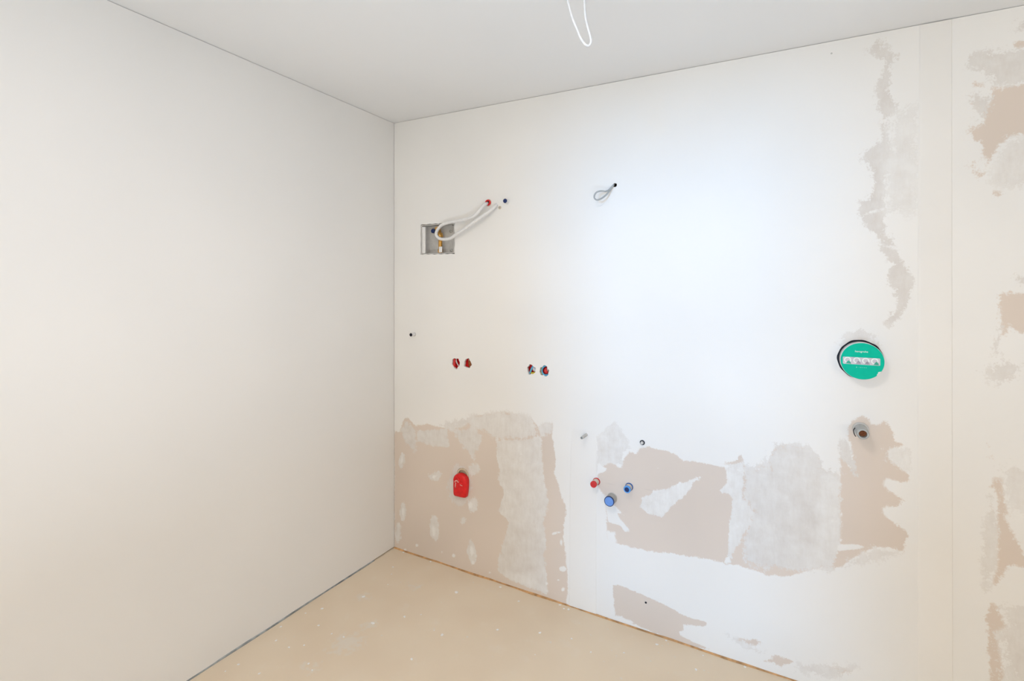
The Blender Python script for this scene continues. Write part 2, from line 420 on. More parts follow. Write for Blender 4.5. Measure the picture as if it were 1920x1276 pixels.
THIN = [
    (4, 0.5, [(171, 711), (388, 755), (397, 650), (278, 641), (177, 650)]),
    (8, 0.4, [(46, 695), (91, 754), (152, 723), (165, 639), (152, 594), (91, 618)]),
    (7, 0.42, [(427, 746), (574, 788), (611, 731), (558, 611), (499, 661)]),
    (9, 0.55, [(331, 766), (521, 835), (749, 893), (904, 882), (941, 794), (856, 761), (699, 735), (616, 767), (531, 792), (422, 745)]),
    (4, 0.56, [(699, 735), (856, 764), (955, 788), (964, 665), (973, 566), (1000, 472), (973, 384), (982, 286), (973, 201), (987, 88), (991, 11), (913, 18), (798, 28), (709, 47), (709, 99), (739, 211), (778, 324), (709, 370), (749, 465), (709, 535), (719, 589), (704, 639)]),
    (9, 0.38, [(783, 312), (818, 311), (885, 301), (950, 287), (973, 251), (973, 201), (979, 153), (913, 119), (818, 76), (724, 68), (714, 100), (749, 213)]),
    (5, 0.78, [(798, 36), (913, 26), (991, 11), (989, 31), (913, 60), (827, 70)]),
    (6, 0.5, [(945, 828), (969, 855), (1025, 872), (1018, 818), (978, 800), (955, 788)]),
    (5, 0.55, [(84, 521), (72, 494), (56, 478), (40, 478), (32, 494), (34, 521), (46, 547), (63, 563), (78, 563), (86, 547)]),
    (5, 0.55, [(91, 235), (86, 204), (73, 183), (58, 179), (45, 195), (40, 224), (45, 255), (58, 276), (73, 279), (86, 263)]),
    (5, 0.55, [(328, 188), (325, 146), (310, 117), (290, 111), (272, 132), (263, 171), (267, 213), (281, 243), (302, 248), (320, 227)]),
    (5, 0.55, [(569, 123), (569, 84), (558, 55), (542, 50), (525, 69), (515, 105), (515, 145), (526, 173), (542, 179), (559, 160)]),
    (5, 0.55, [(344, 499), (343, 483), (327, 465), (301, 450), (275, 445), (259, 453), (260, 469), (276, 488), (303, 502), (328, 506)]),
    (5, 0.55, [(586, 370), (575, 345), (555, 329), (534, 328), (520, 342), (519, 366), (530, 391), (550, 407), (571, 408), (585, 394)]),
    (5, 0.55, [(600, 565), (592, 546), (571, 531), (545, 526), (523, 534), (515, 550), (523, 570), (545, 584), (571, 589), (592, 581)]),
    (5, 0.55, [(513, 274), (509, 260), (500, 250), (487, 247), (478, 253), (474, 266), (478, 280), (487, 290), (500, 293), (509, 287)]),
    (5, 0.55, [(53, 100), (48, 64), (37, 40), (23, 37), (11, 55), (7, 89), (11, 125), (23, 149), (37, 152), (48, 133)]),
    (9, 0.22, [(544, 465), (529, 399), (490, 352), (441, 342), (401, 373), (386, 436), (401, 503), (441, 550), (490, 559), (529, 526)]),
    (5, 0.62, [(1246, 825), (1332, 916), (1359, 883), (1395, 840), (1402, 798), (1376, 775), (1373, 709), (1356, 716), (1301, 720), (1274, 693), (1246, 658)]),
    (3, 0.78, [(1451, 556), (1460, 583), (1498, 610), (1517, 626), (1579, 653), (1639, 686), (1686, 713), (1712, 724), (1703, 710), (1674, 693), (1671, 668), (1645, 632), (1603, 587), (1573, 549), (1554, 517), (1517, 512), (1479, 526), (1454, 537)]),
    (9, 0.48, [(1877, 812), (1907, 794), (1974, 805), (1920, 805), (1967, 830), (1987, 907), (2056, 911), (2105, 908), (2143, 875), (2152, 835), (2210, 842), (2210, 834), (2184, 456), (2105, 426), (2042, 418), (1951, 397), (1899, 397), (1927, 399), (1883, 410), (1875, 508), (1912, 615), (1877, 666)]),
    (3, 0.72, [(1804, 795), (1877, 815), (1880, 766), (1872, 665), (1901, 636), (1912, 615), (1901, 560), (1875, 508), (1848, 449), (1832, 409), (1826, 384), (1810, 383), (1813, 410), (1821, 471), (1824, 519), (1832, 604), (1834, 652), (1821, 670), (1793, 673), (1788, 684), (1799, 698), (1815, 713), (1815, 754)]),
    (4, 0.76, [(2147, 802), (2210, 837), (2207, 737), (2213, 684), (2215, 636), (2210, 554), (2184, 456), (2147, 446), (2144, 554), (2131, 667), (2145, 714)]),
    (9, 0.68, [(2032, 483), (2066, 516), (2129, 523), (2184, 545), (2184, 515), (2166, 451), (2090, 425), (2086, 485)]),
    (7, 0.42, [(2210, 942), (2239, 946), (2257, 864), (2268, 823), (2248, 830), (2230, 870), (2212, 889)]),
    (8, 0.7, [(2221, 476), (2248, 510), (2283, 540), (2318, 570), (2360, 580), (2406, 572), (2360, 544), (2296, 507)]),
    (10, 0.8, [(2356, 943), (2426, 959), (2426, 862), (2385, 885), (2360, 907)]),
    (9, 0.65, [(2071, 61), (2168, 82), (2261, 111), (2239, 79), (2194, 45), (2137, 30), (2071, 29)]),
    (8, 0.7, [(1808, 90), (1843, 83), (1954, 57), (1913, 43), (1847, 61)]),
    (8, 0.42, [(2294, 2411), (2335, 2455), (2344, 2406), (2388, 2368), (2361, 2336), (2361, 2292), (2366, 2241), (2384, 2189), (2379, 2157), (2349, 2145), (2348, 2102), (2379, 2031), (2384, 2003), (2353, 1974), (2350, 1787), (2270, 1793), (2280, 1843), (2312, 1896), (2316, 1923), (2294, 1981), (2275, 2017), (2294, 2043), (2335, 2059), (2339, 2097), (2344, 2152), (2326, 2199), (2321, 2244), (2326, 2288), (2348, 2316), (2344, 2361)]),
    (8, 0.28, [(2312, 1957), (2344, 1986), (2349, 1892), (2349, 1801), (2289, 1805), (2312, 1884)]),
    (7, 0.3, [(2350, 1879), (2348, 1714), (2370, 1718), (2375, 1685), (2384, 1657), (2405, 1613), (2423, 1569), (2423, 1515), (2414, 1456), (2392, 1417), (2361, 1394), (2348, 1405), (2353, 1427), (2388, 1450), (2384, 1493), (2370, 1537), (2353, 1570), (2370, 1614), (2335, 1670), (2339, 1689), (2284, 1773), (2270, 1802), (2275, 1852)]),
    (8, 0.45, [(2194, 1320), (2275, 1377), (2339, 1311), (2280, 1291)]),
    (14, 0.8, [(2388, 2166), (2440, 2179), (2446, 1794), (2357, 1800), (2357, 2007)]),
    (12, 0.5, [(2572, 2302), (2587, 2329), (2642, 2327), (2749, 2299), (2880, 2270), (2918, 2258), (2908, 2248), (2874, 2216), (2763, 2214), (2657, 2207), (2619, 2261)]),
    (8, 0.5, [(2579, 2186), (2603, 2192), (2642, 2170), (2630, 2126), (2622, 2096), (2603, 2130)]),
    (9, 0.7, [(2638, 1921), (2687, 2021), (2761, 2030), (2793, 1992), (2801, 1955), (2824, 1942), (2806, 1894), (2752, 1861), (2676, 1861), (2642, 1885)]),
    (9, 0.6, [(2705, 2413), (2769, 2408), (2796, 2402), (2845, 2393), (2825, 2369), (2833, 2374), (2765, 2341), (2709, 2382)]),
    (9, 0.45, [(2691, 1564), (2763, 1567), (2813, 1560), (2831, 1551), (2829, 1528), (2811, 1519), (2743, 1512)]),
    (9, 0.5, [(2634, 1251), (2655, 1384), (2668, 1395), (2657, 1344), (2642, 1256)]),
    (14, 0.5, [(2707, 1251), (2701, 1233), (2683, 1221), (2661, 1219), (2643, 1228), (2636, 1246), (2643, 1264), (2661, 1277), (2683, 1278), (2701, 1268)]),
    (9, 0.5, [(2632, 1243), (2700, 1248), (2685, 1217), (2655, 1219)]),
    (8, 0.6, [(2618, 571), (2622, 674), (2632, 779), (2632, 824), (2647, 833), (2653, 783), (2653, 580)]),
    (12, 0.72, [(2673, 928), (2707, 949), (2754, 927), (2821, 913), (2856, 891), (2854, 848), (2853, 817), (2764, 796), (2696, 792), (2677, 838)]),
    (14, 0.62, [(2682, 457), (2745, 492), (2803, 446), (2829, 394), (2824, 341), (2817, 282), (2737, 226), (2685, 204), (2671, 281), (2659, 367), (2682, 391)]),
    (8, 0.6, [(2623, 693), (2641, 697), (2635, 597), (2629, 504), (2623, 522), (2619, 613)]),
]
THICK = [
    (5, None, [(67, 521), (62, 508), (56, 500), (51, 500), (50, 508), (52, 521), (57, 534), (62, 542), (67, 542), (69, 534)]),
    (5, None, [(76, 227), (74, 210), (70, 200), (66, 199), (62, 208), (60, 223), (62, 240), (66, 251), (70, 251), (74, 242)]),
    (5, None, [(299, 171), (299, 152), (295, 140), (289, 138), (284, 148), (281, 166), (281, 185), (285, 198), (291, 199), (296, 189)]),
    (5, None, [(553, 122), (553, 105), (550, 94), (545, 92), (539, 101), (536, 116), (535, 133), (538, 145), (543, 147), (549, 138)]),
    (5, None, [(308, 480), (308, 475), (302, 469), (293, 463), (284, 462), (279, 464), (279, 469), (285, 475), (294, 480), (303, 482)]),
    (5, None, [(547, 361), (543, 351), (537, 345), (530, 344), (526, 350), (526, 360), (530, 370), (537, 376), (543, 376), (547, 371)]),
    (3, None, [(183, 60), (181, 54), (175, 49), (167, 47), (161, 49), (159, 54), (161, 60), (167, 65), (175, 67), (181, 65)]),
    (3, None, [(438, 66), (436, 60), (431, 55), (424, 53), (418, 55), (416, 60), (418, 66), (424, 71), (431, 72), (436, 70)]),
    (3, None, [(355, 63), (354, 59), (350, 57), (346, 55), (342, 57), (341, 60), (342, 63), (346, 66), (350, 67), (354, 66)]),
    (3, None, [(566, 59), (564, 54), (559, 50), (553, 48), (548, 50), (546, 54), (548, 60), (553, 64), (559, 65), (564, 64)]),
    (3, None, [(665, 33), (663, 29), (660, 26), (655, 25), (652, 26), (650, 29), (652, 33), (655, 37), (660, 38), (663, 36)]),
    (3, None, [(852, 684), (851, 681), (848, 679), (845, 678), (842, 680), (841, 683), (842, 686), (845, 688), (848, 689), (851, 687)]),
    (3, None, [(1057, 104), (1056, 99), (1052, 96), (1048, 95), (1044, 96), (1043, 100), (1044, 104), (1048, 107), (1052, 109), (1056, 107)]),
    (3, None, [(1084, 65), (1082, 59), (1078, 54), (1072, 53), (1067, 55), (1065, 59), (1067, 65), (1072, 70), (1078, 71), (1082, 70)]),
    (3, None, [(996, 68), (994, 64), (991, 60), (986, 59), (983, 60), (981, 64), (983, 68), (986, 71), (991, 73), (994, 71)]),
    (3, None, [(94, 8), (92, 2), (87, -2), (81, -3), (76, -2), (74, 3), (76, 8), (81, 12), (87, 13), (92, 12)]),
    (3, None, [(637, 1), (636, -2), (633, -4), (630, -5), (628, -4), (627, -2), (628, 1), (630, 3), (633, 4), (636, 3)]),
    (3, None, [(765, 578), (764, 575), (761, 573), (757, 572), (754, 573), (753, 576), (754, 579), (757, 582), (761, 582), (764, 581)]),
    (3, None, [(1035, 32), (1035, 30), (1033, 28), (1031, 28), (1029, 28), (1028, 30), (1029, 32), (1031, 34), (1033, 35), (1035, 34)]),
    (3, None, [(1068, -11), (1067, -15), (1065, -17), (1061, -18), (1059, -17), (1058, -15), (1059, -11), (1061, -9), (1065, -8), (1067, -9)]),
    (3, None, [(1095, 165), (1090, 157), (1079, 150), (1066, 147), (1056, 150), (1053, 157), (1057, 166), (1068, 173), (1081, 175), (1091, 172)]),
    (3, None, [(1067, 341), (1063, 336), (1050, 328), (1034, 320), (1021, 316), (1015, 316), (1019, 322), (1031, 330), (1047, 337), (1061, 342)]),
    (3, None, [(1073, 291), (1071, 280), (1068, 272), (1064, 270), (1060, 277), (1059, 288), (1060, 300), (1064, 308), (1068, 309), (1071, 303)]),
    (3, None, [(1291, 523), (1329, 524), (1381, 486), (1369, 487), (1339, 500), (1362, 466), (1410, 418), (1395, 421), (1385, 412), (1362, 436), (1301, 439)]),
    (5, None, [(1295, 398), (1335, 401), (1346, 357), (1301, 327)]),
    (3, None, [(1253, 709), (1274, 693), (1298, 690), (1288, 672), (1250, 655)]),
    (3, None, [(1804, 381), (1813, 410), (1826, 414), (1827, 387)]),
    (4, None, [(1651, 805), (1709, 802), (1766, 794), (1799, 796), (1880, 772), (1821, 779), (1743, 783), (1674, 788)]),
    (3, None, [(1537, 731), (1536, 728), (1534, 726), (1531, 725), (1529, 727), (1528, 729), (1529, 732), (1531, 734), (1534, 734), (1536, 733)]),
    (3, None, [(1860, 545), (1860, 542), (1857, 540), (1855, 540), (1853, 541), (1852, 543), (1853, 546), (1855, 549), (1857, 549), (1860, 548)]),
    (3, None, [(1527, 596), (1526, 593), (1523, 590), (1520, 590), (1517, 591), (1516, 594), (1517, 598), (1520, 600), (1523, 601), (1526, 600)]),
    (3, None, [(2191, 642), (2190, 639), (2188, 636), (2185, 636), (2183, 637), (2183, 640), (2183, 643), (2185, 645), (2188, 646), (2190, 644)]),
    (3, None, [(1284, 649), (1283, 647), (1281, 645), (1278, 644), (1276, 645), (1275, 648), (1276, 650), (1278, 652), (1281, 652), (1283, 651)]),
    (3, None, [(2203, 555), (2270, 569), (2288, 567), (2265, 552), (2203, 530)]),
    (6, None, [(2368, 818), (2366, 808), (2360, 800), (2352, 799), (2346, 804), (2344, 813), (2346, 824), (2352, 831), (2360, 832), (2366, 827)]),
    (6, None, [(2364, 713), (2362, 702), (2357, 694), (2351, 693), (2346, 699), (2344, 709), (2346, 721), (2351, 728), (2357, 730), (2362, 724)]),
    (5, None, [(2343, 1048), (2335, 1028), (2305, 1025), (2309, 1043)]),
    (4, None, [(2275, 1796), (2307, 1813), (2348, 1819), (2346, 1814), (2307, 1805)]),
    (4, None, [(2330, 1690), (2379, 1678), (2414, 1664), (2414, 1659), (2370, 1671)]),
    (4, None, [(1332, 17), (1374, 25), (1374, 19), (1410, 15), (1431, 9), (1400, 1), (1335, 2)]),
    (12, None, [(2753, 1073), (2720, 1049), (2703, 1031), (2681, 1028), (2663, 1042), (2657, 1067), (2663, 1095), (2681, 1114), (2703, 1116), (2720, 1102)]),
]
PENCIL = [
    (1.5, None, [(1281, 618.2), (1517, 627.2), (1615, 621.2), (1832, 618.2), (1832, 615.8), (1615, 618.8), (1517, 624.8), (1281, 615.8)]),
]

def poly_sd(P, poly):
    """signed distance (mm), positive inside"""
    d = np.full(len(P), 1e9)
    inside = np.zeros(len(P), bool)
    n = len(poly)
    for i in range(n):
        a = np.array(poly[i], float); b = np.array(poly[(i + 1) % n], float)
        e = b - a
        L = max(e @ e, 1e-9)
        w = P - a
        t = np.clip(w @ e / L, 0, 1)
        d = np.minimum(d, np.hypot(*(w - t[:, None] * e).T))
        if a[1] != b[1]:
            c = ((a[1] > P[:, 1]) != (b[1] > P[:, 1])) & (P[:, 0] < (b[0] - a[0]) * (P[:, 1] - a[1]) / (b[1] - a[1]) + a[0])
            inside ^= c
    return np.where(inside, d, -d)

def field(P, polys, amounts=None):
    s = np.full(len(P), -14.0)
    for soft, amt, poly in polys:
        q = np.array(poly)
        m = soft * 14
        idx = np.where((P[:, 0] > q[:, 0].min() - m) & (P[:, 0] < q[:, 0].max() + m) & (P[:, 1] > q[:, 1].min() - m) & (P[:, 1] < q[:, 1].max() + m))[0]
        if not len(idx): continue
        v = np.clip(poly_sd(P[idx], poly) / soft, -14, 14)
        if amounts is not None:
            w = np.clip((v - np.maximum(s[idx], -14) * 0 + 2.5) / 3.0, 0, 1)
            first = s[idx] < -4
            w = np.where(first, np.where(v > -6, 1, 0), w)
            amounts[idx] = amounts[idx] * (1 - w) + amt * w
        s[idx] = np.maximum(s[idx], v)
    return s

def panel_mesh(x0, x1, holes, seed):
    """plasterboard panel: front face on y = 0, real openings with 12.5 mm deep edges"""
    rnd = random.Random(seed)
    st = 0.0085 if x0 < 3 else 0.05
    nx = max(2, int(round((x1 - x0) / st)))
    xs = np.linspace(x0, x1, nx + 1)
    if not holes and x0 < 3:              # the far part of this board carries no detail
        xs = np.concatenate([np.arange(x0, 2.90, st), np.linspace(2.90, x1, 40)])
        nx = len(xs) - 1
    zt = 2.44
    nz = int(round(zt / st))
    zs = np.linspace(0.0, 1.0, nz + 1)
    zb = lambda x: zf(x, 0) + 0.006
    ze = lambda x: zc(x, 0) - 0.0018
    V = [(x, 0.0, zb(x) + (ze(x) - zb(x)) * t) for t in zs for x in xs]
    W = nx + 1
    removed = np.zeros((nz, nx), bool)
    rings = []
    for h in holes:
        cx, cz, hw, hh, kind = h
        i0 = int((cx - hw - x0) / (xs[1] - xs[0])) - 1; i1 = int((cx + hw - x0) / (xs[1] - xs[0])) + 2
        sp = (ze(cx) - zb(cx)) / nz
        j0 = int((cz - hh - zb(cx)) / sp) - 1; j1 = int((cz + hh - zb(cx)) / sp) + 2
        removed[j0:j1, i0:i1] = True
        loop = [j0 * W + i for i in range(i0, i1)] + [j * W + i1 for j in range(j0, j1)] + [j1 * W + i for i in range(i1, i0, -1)] + [j * W + i0 for j in range(j1, j0, -1)]
        rings.append((h, loop, (i0, i1, j0, j1)))
    F = [(j * W + i, j * W + i + 1, (j + 1) * W + i + 1, (j + 1) * W + i) for j in range(nz) for i in range(nx) if not removed[j, i]]
    for (cx, cz, hw, hh, kind), loop, _ in rings:
        L = [V[i] for i in loop]
        mx0, mx1 = min(p[0] for p in L), max(p[0] for p in L)
        mz0, mz1 = min(p[2] for p in L), max(p[2] for p in L)
        ph = [rnd.uniform(0, 6.28) for _ in range(6)]
        edge = []
        for x, y, z in L:
            if kind == 'rect':
                u = (x - (mx0 + mx1) / 2) / ((mx1 - mx0) / 2); w = (z - (mz0 + mz1) / 2) / ((mz1 - mz0) / 2)
                edge.append((cx + u * hw + 0.0012 * math.sin(x * 260 + z * 90 + ph[0]), cz + w * hh + 0.0012 * math.sin(x * 130 - z * 240 + ph[1])))
            else:
                t = math.atan2(z - cz, x - cx)
                k = 1.0
                if kind == 'broken':
                    k += 0.08 * math.sin(3 * t + ph[0]) + 0.07 * math.sin(5 * t + ph[1]) + 0.06 * math.sin(8 * t + ph[2])
                elif kind == 'rough':
                    k += 0.012 * math.sin(5 * t + ph[0]) + 0.01 * math.sin(11 * t + ph[1])
                edge.append((cx + hw * k * math.cos(t), cz + hh * k * math.sin(t)))
        b = len(V); n = len(loop)
        V += [(x, 0.0, z) for x, z in edge]
        V += [(x, 0.0125, z) for x, z in edge]
        for i in range(n):
            j = (i + 1) % n
            F.append((loop[i], b + i, b + j, loop[j])[::-1])
            F.append((b + i, b + n + i, b + n + j, b + j)[::-1])
    # board edges
    per = list(range(W)) + [j * W + nx for j in range(1, nz + 1)] + [nz * W + i for i in range(nx - 1, -1, -1)] + [j * W for j in range(nz - 1, 0, -1)]
    b = len(V)
    V += [(V[i][0], 0.0125, V[i][2]) for i in per]
    n = len(per)
    F += [(per[i], b + i, b + (i + 1) % n, per[(i + 1) % n]) for i in range(n)]
    me = bpy.data.meshes.new('plasterboard_panel')
    me.from_pydata(V, [], F)
    P = np.array(V)[:, [0, 2]] * 1000
    amount = np.full(len(P), 1.0)
    data = dict(bare=field(P, BARE), thin=field(P, THIN, amount), thick=field(P, THICK), pencil=field(P, PENCIL))
    data['amount'] = amount
    # filler stands about a millimetre proud of the bare board
    cov = 1 - np.clip(data['bare'] / 2 + 0.5, 0, 1)
    m = np.clip(data['thin'] / 2 + 0.5, 0, 1); cov = cov * (1 - m) + amount * m
    m = np.clip(data['thick'] / 2 + 0.5, 0, 1); cov = cov * (1 - m) + m
    front = np.array(V)[:, 1] < 0.001
    Q = np.array(V); Q[:, 1] -= np.where(front, cov * 0.0012, 0)
    me.vertices.foreach_set('co', Q.astype(np.float32).ravel())
    me.polygons.foreach_set('use_smooth', [True] * len(me.polygons))
    for k, v in data.items():
        a = me.attributes.new(k, 'FLOAT', 'POINT')
        a.data.foreach_set('value', v.astype(np.float32))
    me.set_sharp_from_angle(angle=math.radians(50))
    me.validate()
    return me

HOLES = [
    (0.3164, 1.8038, 0.1173, 0.0868, 'rect'),
    (0.4422, 1.1177, 0.0255, 0.0285, 'broken'),
    (0.5194, 1.1223, 0.0235, 0.0255, 'broken'),
    (0.9028, 1.1181, 0.0235, 0.0245, 'broken'),
    (0.9749, 1.117, 0.025, 0.026, 'broken'),
    (2.2736, 1.262, 0.0724, 0.0724, 'rough'),
    (0.7667, 1.9741, 0.0145, 0.0145, 'round'),
    (0.1534, 1.2631, 0.0112, 0.0112, 'round'),
    (1.2456, 0.6186, 0.0175, 0.0175, 'round'),
    (1.4012, 0.6221, 0.0185, 0.0185, 'round'),
    (1.3217, 0.5565, 0.0238, 0.0238, 'round'),
    (1.1947, 0.8313, 0.0068, 0.0068, 'round'),
    (1.4616, 0.8331, 0.0112, 0.0112, 'round'),
    (2.2748, 1.0012, 0.0258, 0.0258, 'round'),
    (0.6513, 1.9776, 0.0154, 0.0154, 'round'),
    (0.7205, 1.9468, 0.0085, 0.0085, 'round'),
    (1.3347, 2.0038, 0.0095, 0.0095, 'round'),
    (0.4875, 0.5126, 0.0395, 0.0395, 'rough'),
]
J1, J2 = 1.13, 2.49
edges = [(0.0025, J1), (J1, J2), (J2, XR)]
for k, (a, b) in enumerate(edges):
    hs = [h for h in HOLES if a < h[0] < b]
    obj('plasterboard_panel', panel_mesh(a, b, hs, 5 + k), M['board'], wr)

def tape(x0b, x0t, x1b, x1t, zt0, zt1, th=0.0012, fade=False):
    """filled joint band lying on the boards; feathered edges"""
    bm = bmesh.new()
    n = 24
    prof = [(0.0, 0.0), (0.04, 0.8), (0.1, 1.0), (0.9, 1.0), (0.975, 0.9), (1.0, 0.0)]
    rows = []
    for j in range(n + 1):
        t = j / n
        z = zt0 + (zt1 - zt0) * t
        wob = 0.0015 * math.sin(7 * t + 1)
        a = x0b + (x0t - x0b) * t + wob; b = x1b + (x1t - x1b) * t
        f = min(1.0, (1 - t) * 4) if fade else 1.0
        rows.append([bm.verts.new((a + (b - a) * u, -(th * h + 0.0013) * f, z)) for u, h in prof])
    for r, s in zip(rows, rows[1:]):
        for i in range(len(prof) - 1):
            bm.faces.new((r[i], r[i + 1], s[i + 1], s[i]))
    return obj('joint_tape', bm, M['tape'], wr)
tape(1.104, 1.118, 1.246, 1.246, zf(1.2, 0) + 0.006, 0.95, 0.0016, True)
tape(2.440, 2.446, 2.541, 2.538, zf(2.5, 0) + 0.006, zc(2.5, 0) - 0.004, 0.0022)

# edge strips of the screed: orange along the right wall, blue-grey along the left one
bm = bmesh.new()
N_ = 60
prev = None
for i in range(N_ + 1):
    x = 0.004 + (XR - 0.01) * i / N_
    w = 0.006 + 0.0025 * math.sin(i * 1.7) + 0.0015 * math.sin(i * 4.1)
    z = zf(x, 0)
    h = 0.007 + 0.002 * math.sin(i * 2.3 + 1)
    ring = [bm.verts.new(p) for p in ((x, 0.011, z - 0.002), (x, -w, z - 0.002), (x, -w, z + h * 0.5), (x, 0.002, z + h), (x, 0.011, z + h))]
    if prev:
        for k in range(5):
            bm.faces.new((prev[k], prev[(k + 1) % 5], ring[(k + 1) % 5], ring[k]))
    prev = ring
tag(obj('trim_1', bm, M['foam']), kind='structure')
bm = bmesh.new()
prev = None
for i in range(N_ + 1):
    y = -0.16 + (YB + 0.17) * i / N_
    w = 0.0025 + 0.0015 * math.sin(i * 1.3)
    z = zf(0, y)
    h = 0.0055 + 0.002 * math.sin(i * 1.9) + (0.003 if 3 < i < 9 else 0)
    ring = [bm.verts.new(p) for p in ((-0.02, y, z - 0.002), (w, y, z - 0.002), (w, y, z + h * 0.7), (-0.001, y, z + h), (-0.02, y, z + h))]
    if prev:
        for k in range(5):
            bm.faces.new((prev[k], prev[(k + 1) % 5], ring[(k + 1) % 5], ring[k]))
    prev = ring
tag(obj('trim_2', bm, M['greystrip']), kind='structure')

# ------------------------------------------------------------------ installation box with valve, upper left of the right wall
bx, bz, bw, bh = (0.3164, 1.8038, 0.1173, 0.0868)
t = thing('valve_box', 'open square wall box with a brass valve inside, left of the blue-capped pipe', 'valve box', (bx, 0, bz))
bm = bmesh.new()
d = 0.055; e = 0.004
w, h = bw - 0.0035, bh - 0.0035
box(bm, -w, w, d, d + 0.003, -h, h)                         # back
box(bm, -w, -w + e, 0.001, d, -h, h); box(bm, w - e, w, 0.001, d, -h, h)
box(bm, -w + e, w - e, 0.001, d, -h, -h + e); box(bm, -w + e, w - e, 0.001, d, h - e, h)
obj('liner', bm, M['liner'], t)
obj('side_flange', bevelled_box(-w + e, -w + 0.026, 0.002, 0.010, -h + 0.006, h - 0.010, 0.002), M['white_pl'], t)
vx = 0.012
bm = lathe([(0.0, -0.001), (0.011, -0.001), (0.011, 0.10), (0.0, 0.10)], 16, axis='z', center=(0, 0, 0))
pipe = obj('valve_pipe', bm, M['brass'], t, True, (vx - 0.018, d - 0.020, -h + 0.004))
bm = lathe([(0.0, 0), (0.016, 0), (0.019, 0.006), (0.019, 0.022), (0.014, 0.028), (0.014, 0.05), (0.017, 0.052), (0.017, 0.062), (0.0, 0.062)], 18, axis='z')
for v in bm.verts: v.co = Matrix.Rotation(math.radians(-18), 4, 'Y') @ v.co
obj('valve_body', bm, M['brass'], t, True, (vx - 0.014, d - 0.026, 0.008))
obj('collar', lathe([(0, 0), (0.015, 0), (0.015, 0.018), (0, 0.018)], 6, axis='z'), M['brass'], t, False, (vx - 0.018, d - 0.020, -h + 0.010))
obj('tag_plate', bevelled_box(-0.011, 0.011, -0.002, 0.002, -0.016, 0.016, 0.0015), M['white_pl'], t, False, (vx + 0.004, 0.008, -h + 0.024))
for sx, sz in ((0.052, 0.044), (0.055, -0.062)):
    s = obj('screw', lathe([(0, 0.0055), (0.0035, 0.005), (0.0085, 0.003), (0.009, 0), (0.0, 0)], 16), M['steel'], t, True, (sx, d, sz))
obj('outlet_plug', lathe([(0, 0.018), (0.009, 0.018), (0.013, 0.014), (0.013, 0.0), (0, 0)], 20), M['navy'], t, True, (-0.064, d, 0.052))
obj('slot', bevelled_box(-0.014, 0.014, -0.001, 0.001, -0.004, 0.004, 0.0008), M['dark'], t, False, (0.078, d - 0.001, 0.080))
obj('slot', bevelled_box(-0.012, 0.012, -0.001, 0.001, -0.005, 0.005, 0.0008), M['dark'], t, False, (-0.022, d - 0.001, 0.083))

# white hose hanging between the box and the two pipes
tag(obj('hose', tube([(0.635, 0.02, 1.9814), (0.6463, -0.012, 1.9722), (0.643, -0.03, 1.9628), (0.6277, -0.045, 1.9381), (0.6019, -0.05, 1.9114), (0.5643, -0.05, 1.8964), (0.5141, -0.045, 1.8897), (0.463, -0.04, 1.8864), (0.4027, -0.03, 1.8833), (0.3531, -0.018, 1.8719), (0.3205, -0.01, 1.8468), (0.3128, -0.006, 1.8252), (0.3327, -0.006, 1.8056), (0.3723, -0.01, 1.7978), (0.4223, -0.02, 1.8008), (0.4682, -0.035, 1.8182), (0.5141, -0.045, 1.8344), (0.5643, -0.05, 1.8594), (0.6144, -0.05, 1.886), (0.6586, -0.042, 1.9119), (0.6879, -0.03, 1.9357), (0.7014, -0.012, 1.9573), (0.6915, 0.02, 1.9697)], 0.0088, 12, 10, 0.03), M['white_pl'], None, 'all'),
    'white flexible hose looping from two wall outlets into the open wall box', 'hose')
x, z = (0.6513, 1.9776)
t = thing('hose_outlet', 'small red ring outlet around the upper end of the white hose', 'pipe outlet', (x, 0, z))
obj('ring', lathe([(0.0095, 0.0), (0.0155, 0.0), (0.0165, 0.006), (0.0145, 0.012), (0.0105, 0.012), (0.0095, 0.006), (0.0095, 0.0)], 28), M['red'], t, True)
obj('sleeve', lathe([(0.0155, 0.0), (0.021, 0.0), (0.018, 0.003), (0.0155, 0.0035)], 28), M['cream'], t, True)
x, z = (0.7205, 1.9468)
t = thing('wall_plug', 'tiny pale wall plug just below the navy-capped pipe', 'wall plug', (x, 0, z))
obj('collar', lathe([(0.005, -0.012), (0.005, 0.003), (0.0085, 0.003), (0.0095, 0.0)], 18), M['beige'], t, True)
obj('core', lathe([(0.0, 0.001), (0.005, 0.001), (0.005, -0.01)], 14), M['grey_pl'], t, True)

# ------------------------------------------------------------------ pipe stubs
def stub(name, label, pos, q, r, pipe_mat, cap_mat, cap_len=0.006, cap_r=None, collar=None, collar_r=None, inset=False, cat='pipe'):
    x, z = pos
    t = thing(name, label, cat, (x, 0, z))
    cap_r = cap_r or r
    obj('pipe', lathe([(r * 0.78, -0.04), (r, -0.04), (r, q - cap_len), (r * 0.78, q - cap_len), (r * 0.78, -0.04)], 32), M[pipe_mat], t, True)
    if inset:
        obj('opening', lathe([(0, q - cap_len - 0.004), (r * 0.76, q - cap_len - 0.004)], 24), M[cap_mat], t, True)
        obj('rim', lathe([(r * 0.78, q - cap_len), (r, q - cap_len), (r, q), (r * 0.78, q), (r * 0.78, q - cap_len)], 32), M[pipe_mat], t, True)
    else:
        obj('cap', lathe([(cap_r * 0.97, q - cap_len), (cap_r, q - cap_len + 0.001), (cap_r, q - 0.0015), (cap_r * 0.94, q), (cap_r * 0.55, q), (cap_r * 0.5, q - 0.001), (0, q - 0.001)], 32), M[cap_mat], t, True)
    if collar:
        cr = collar_r or r * 1.25
        obj('collar', lathe([(r, 0.004), (cr * 0.95, 0.004), (cr, 0.001), (cr, -0.012), (r, -0.012)], 32), M[collar], t, True)
    return t

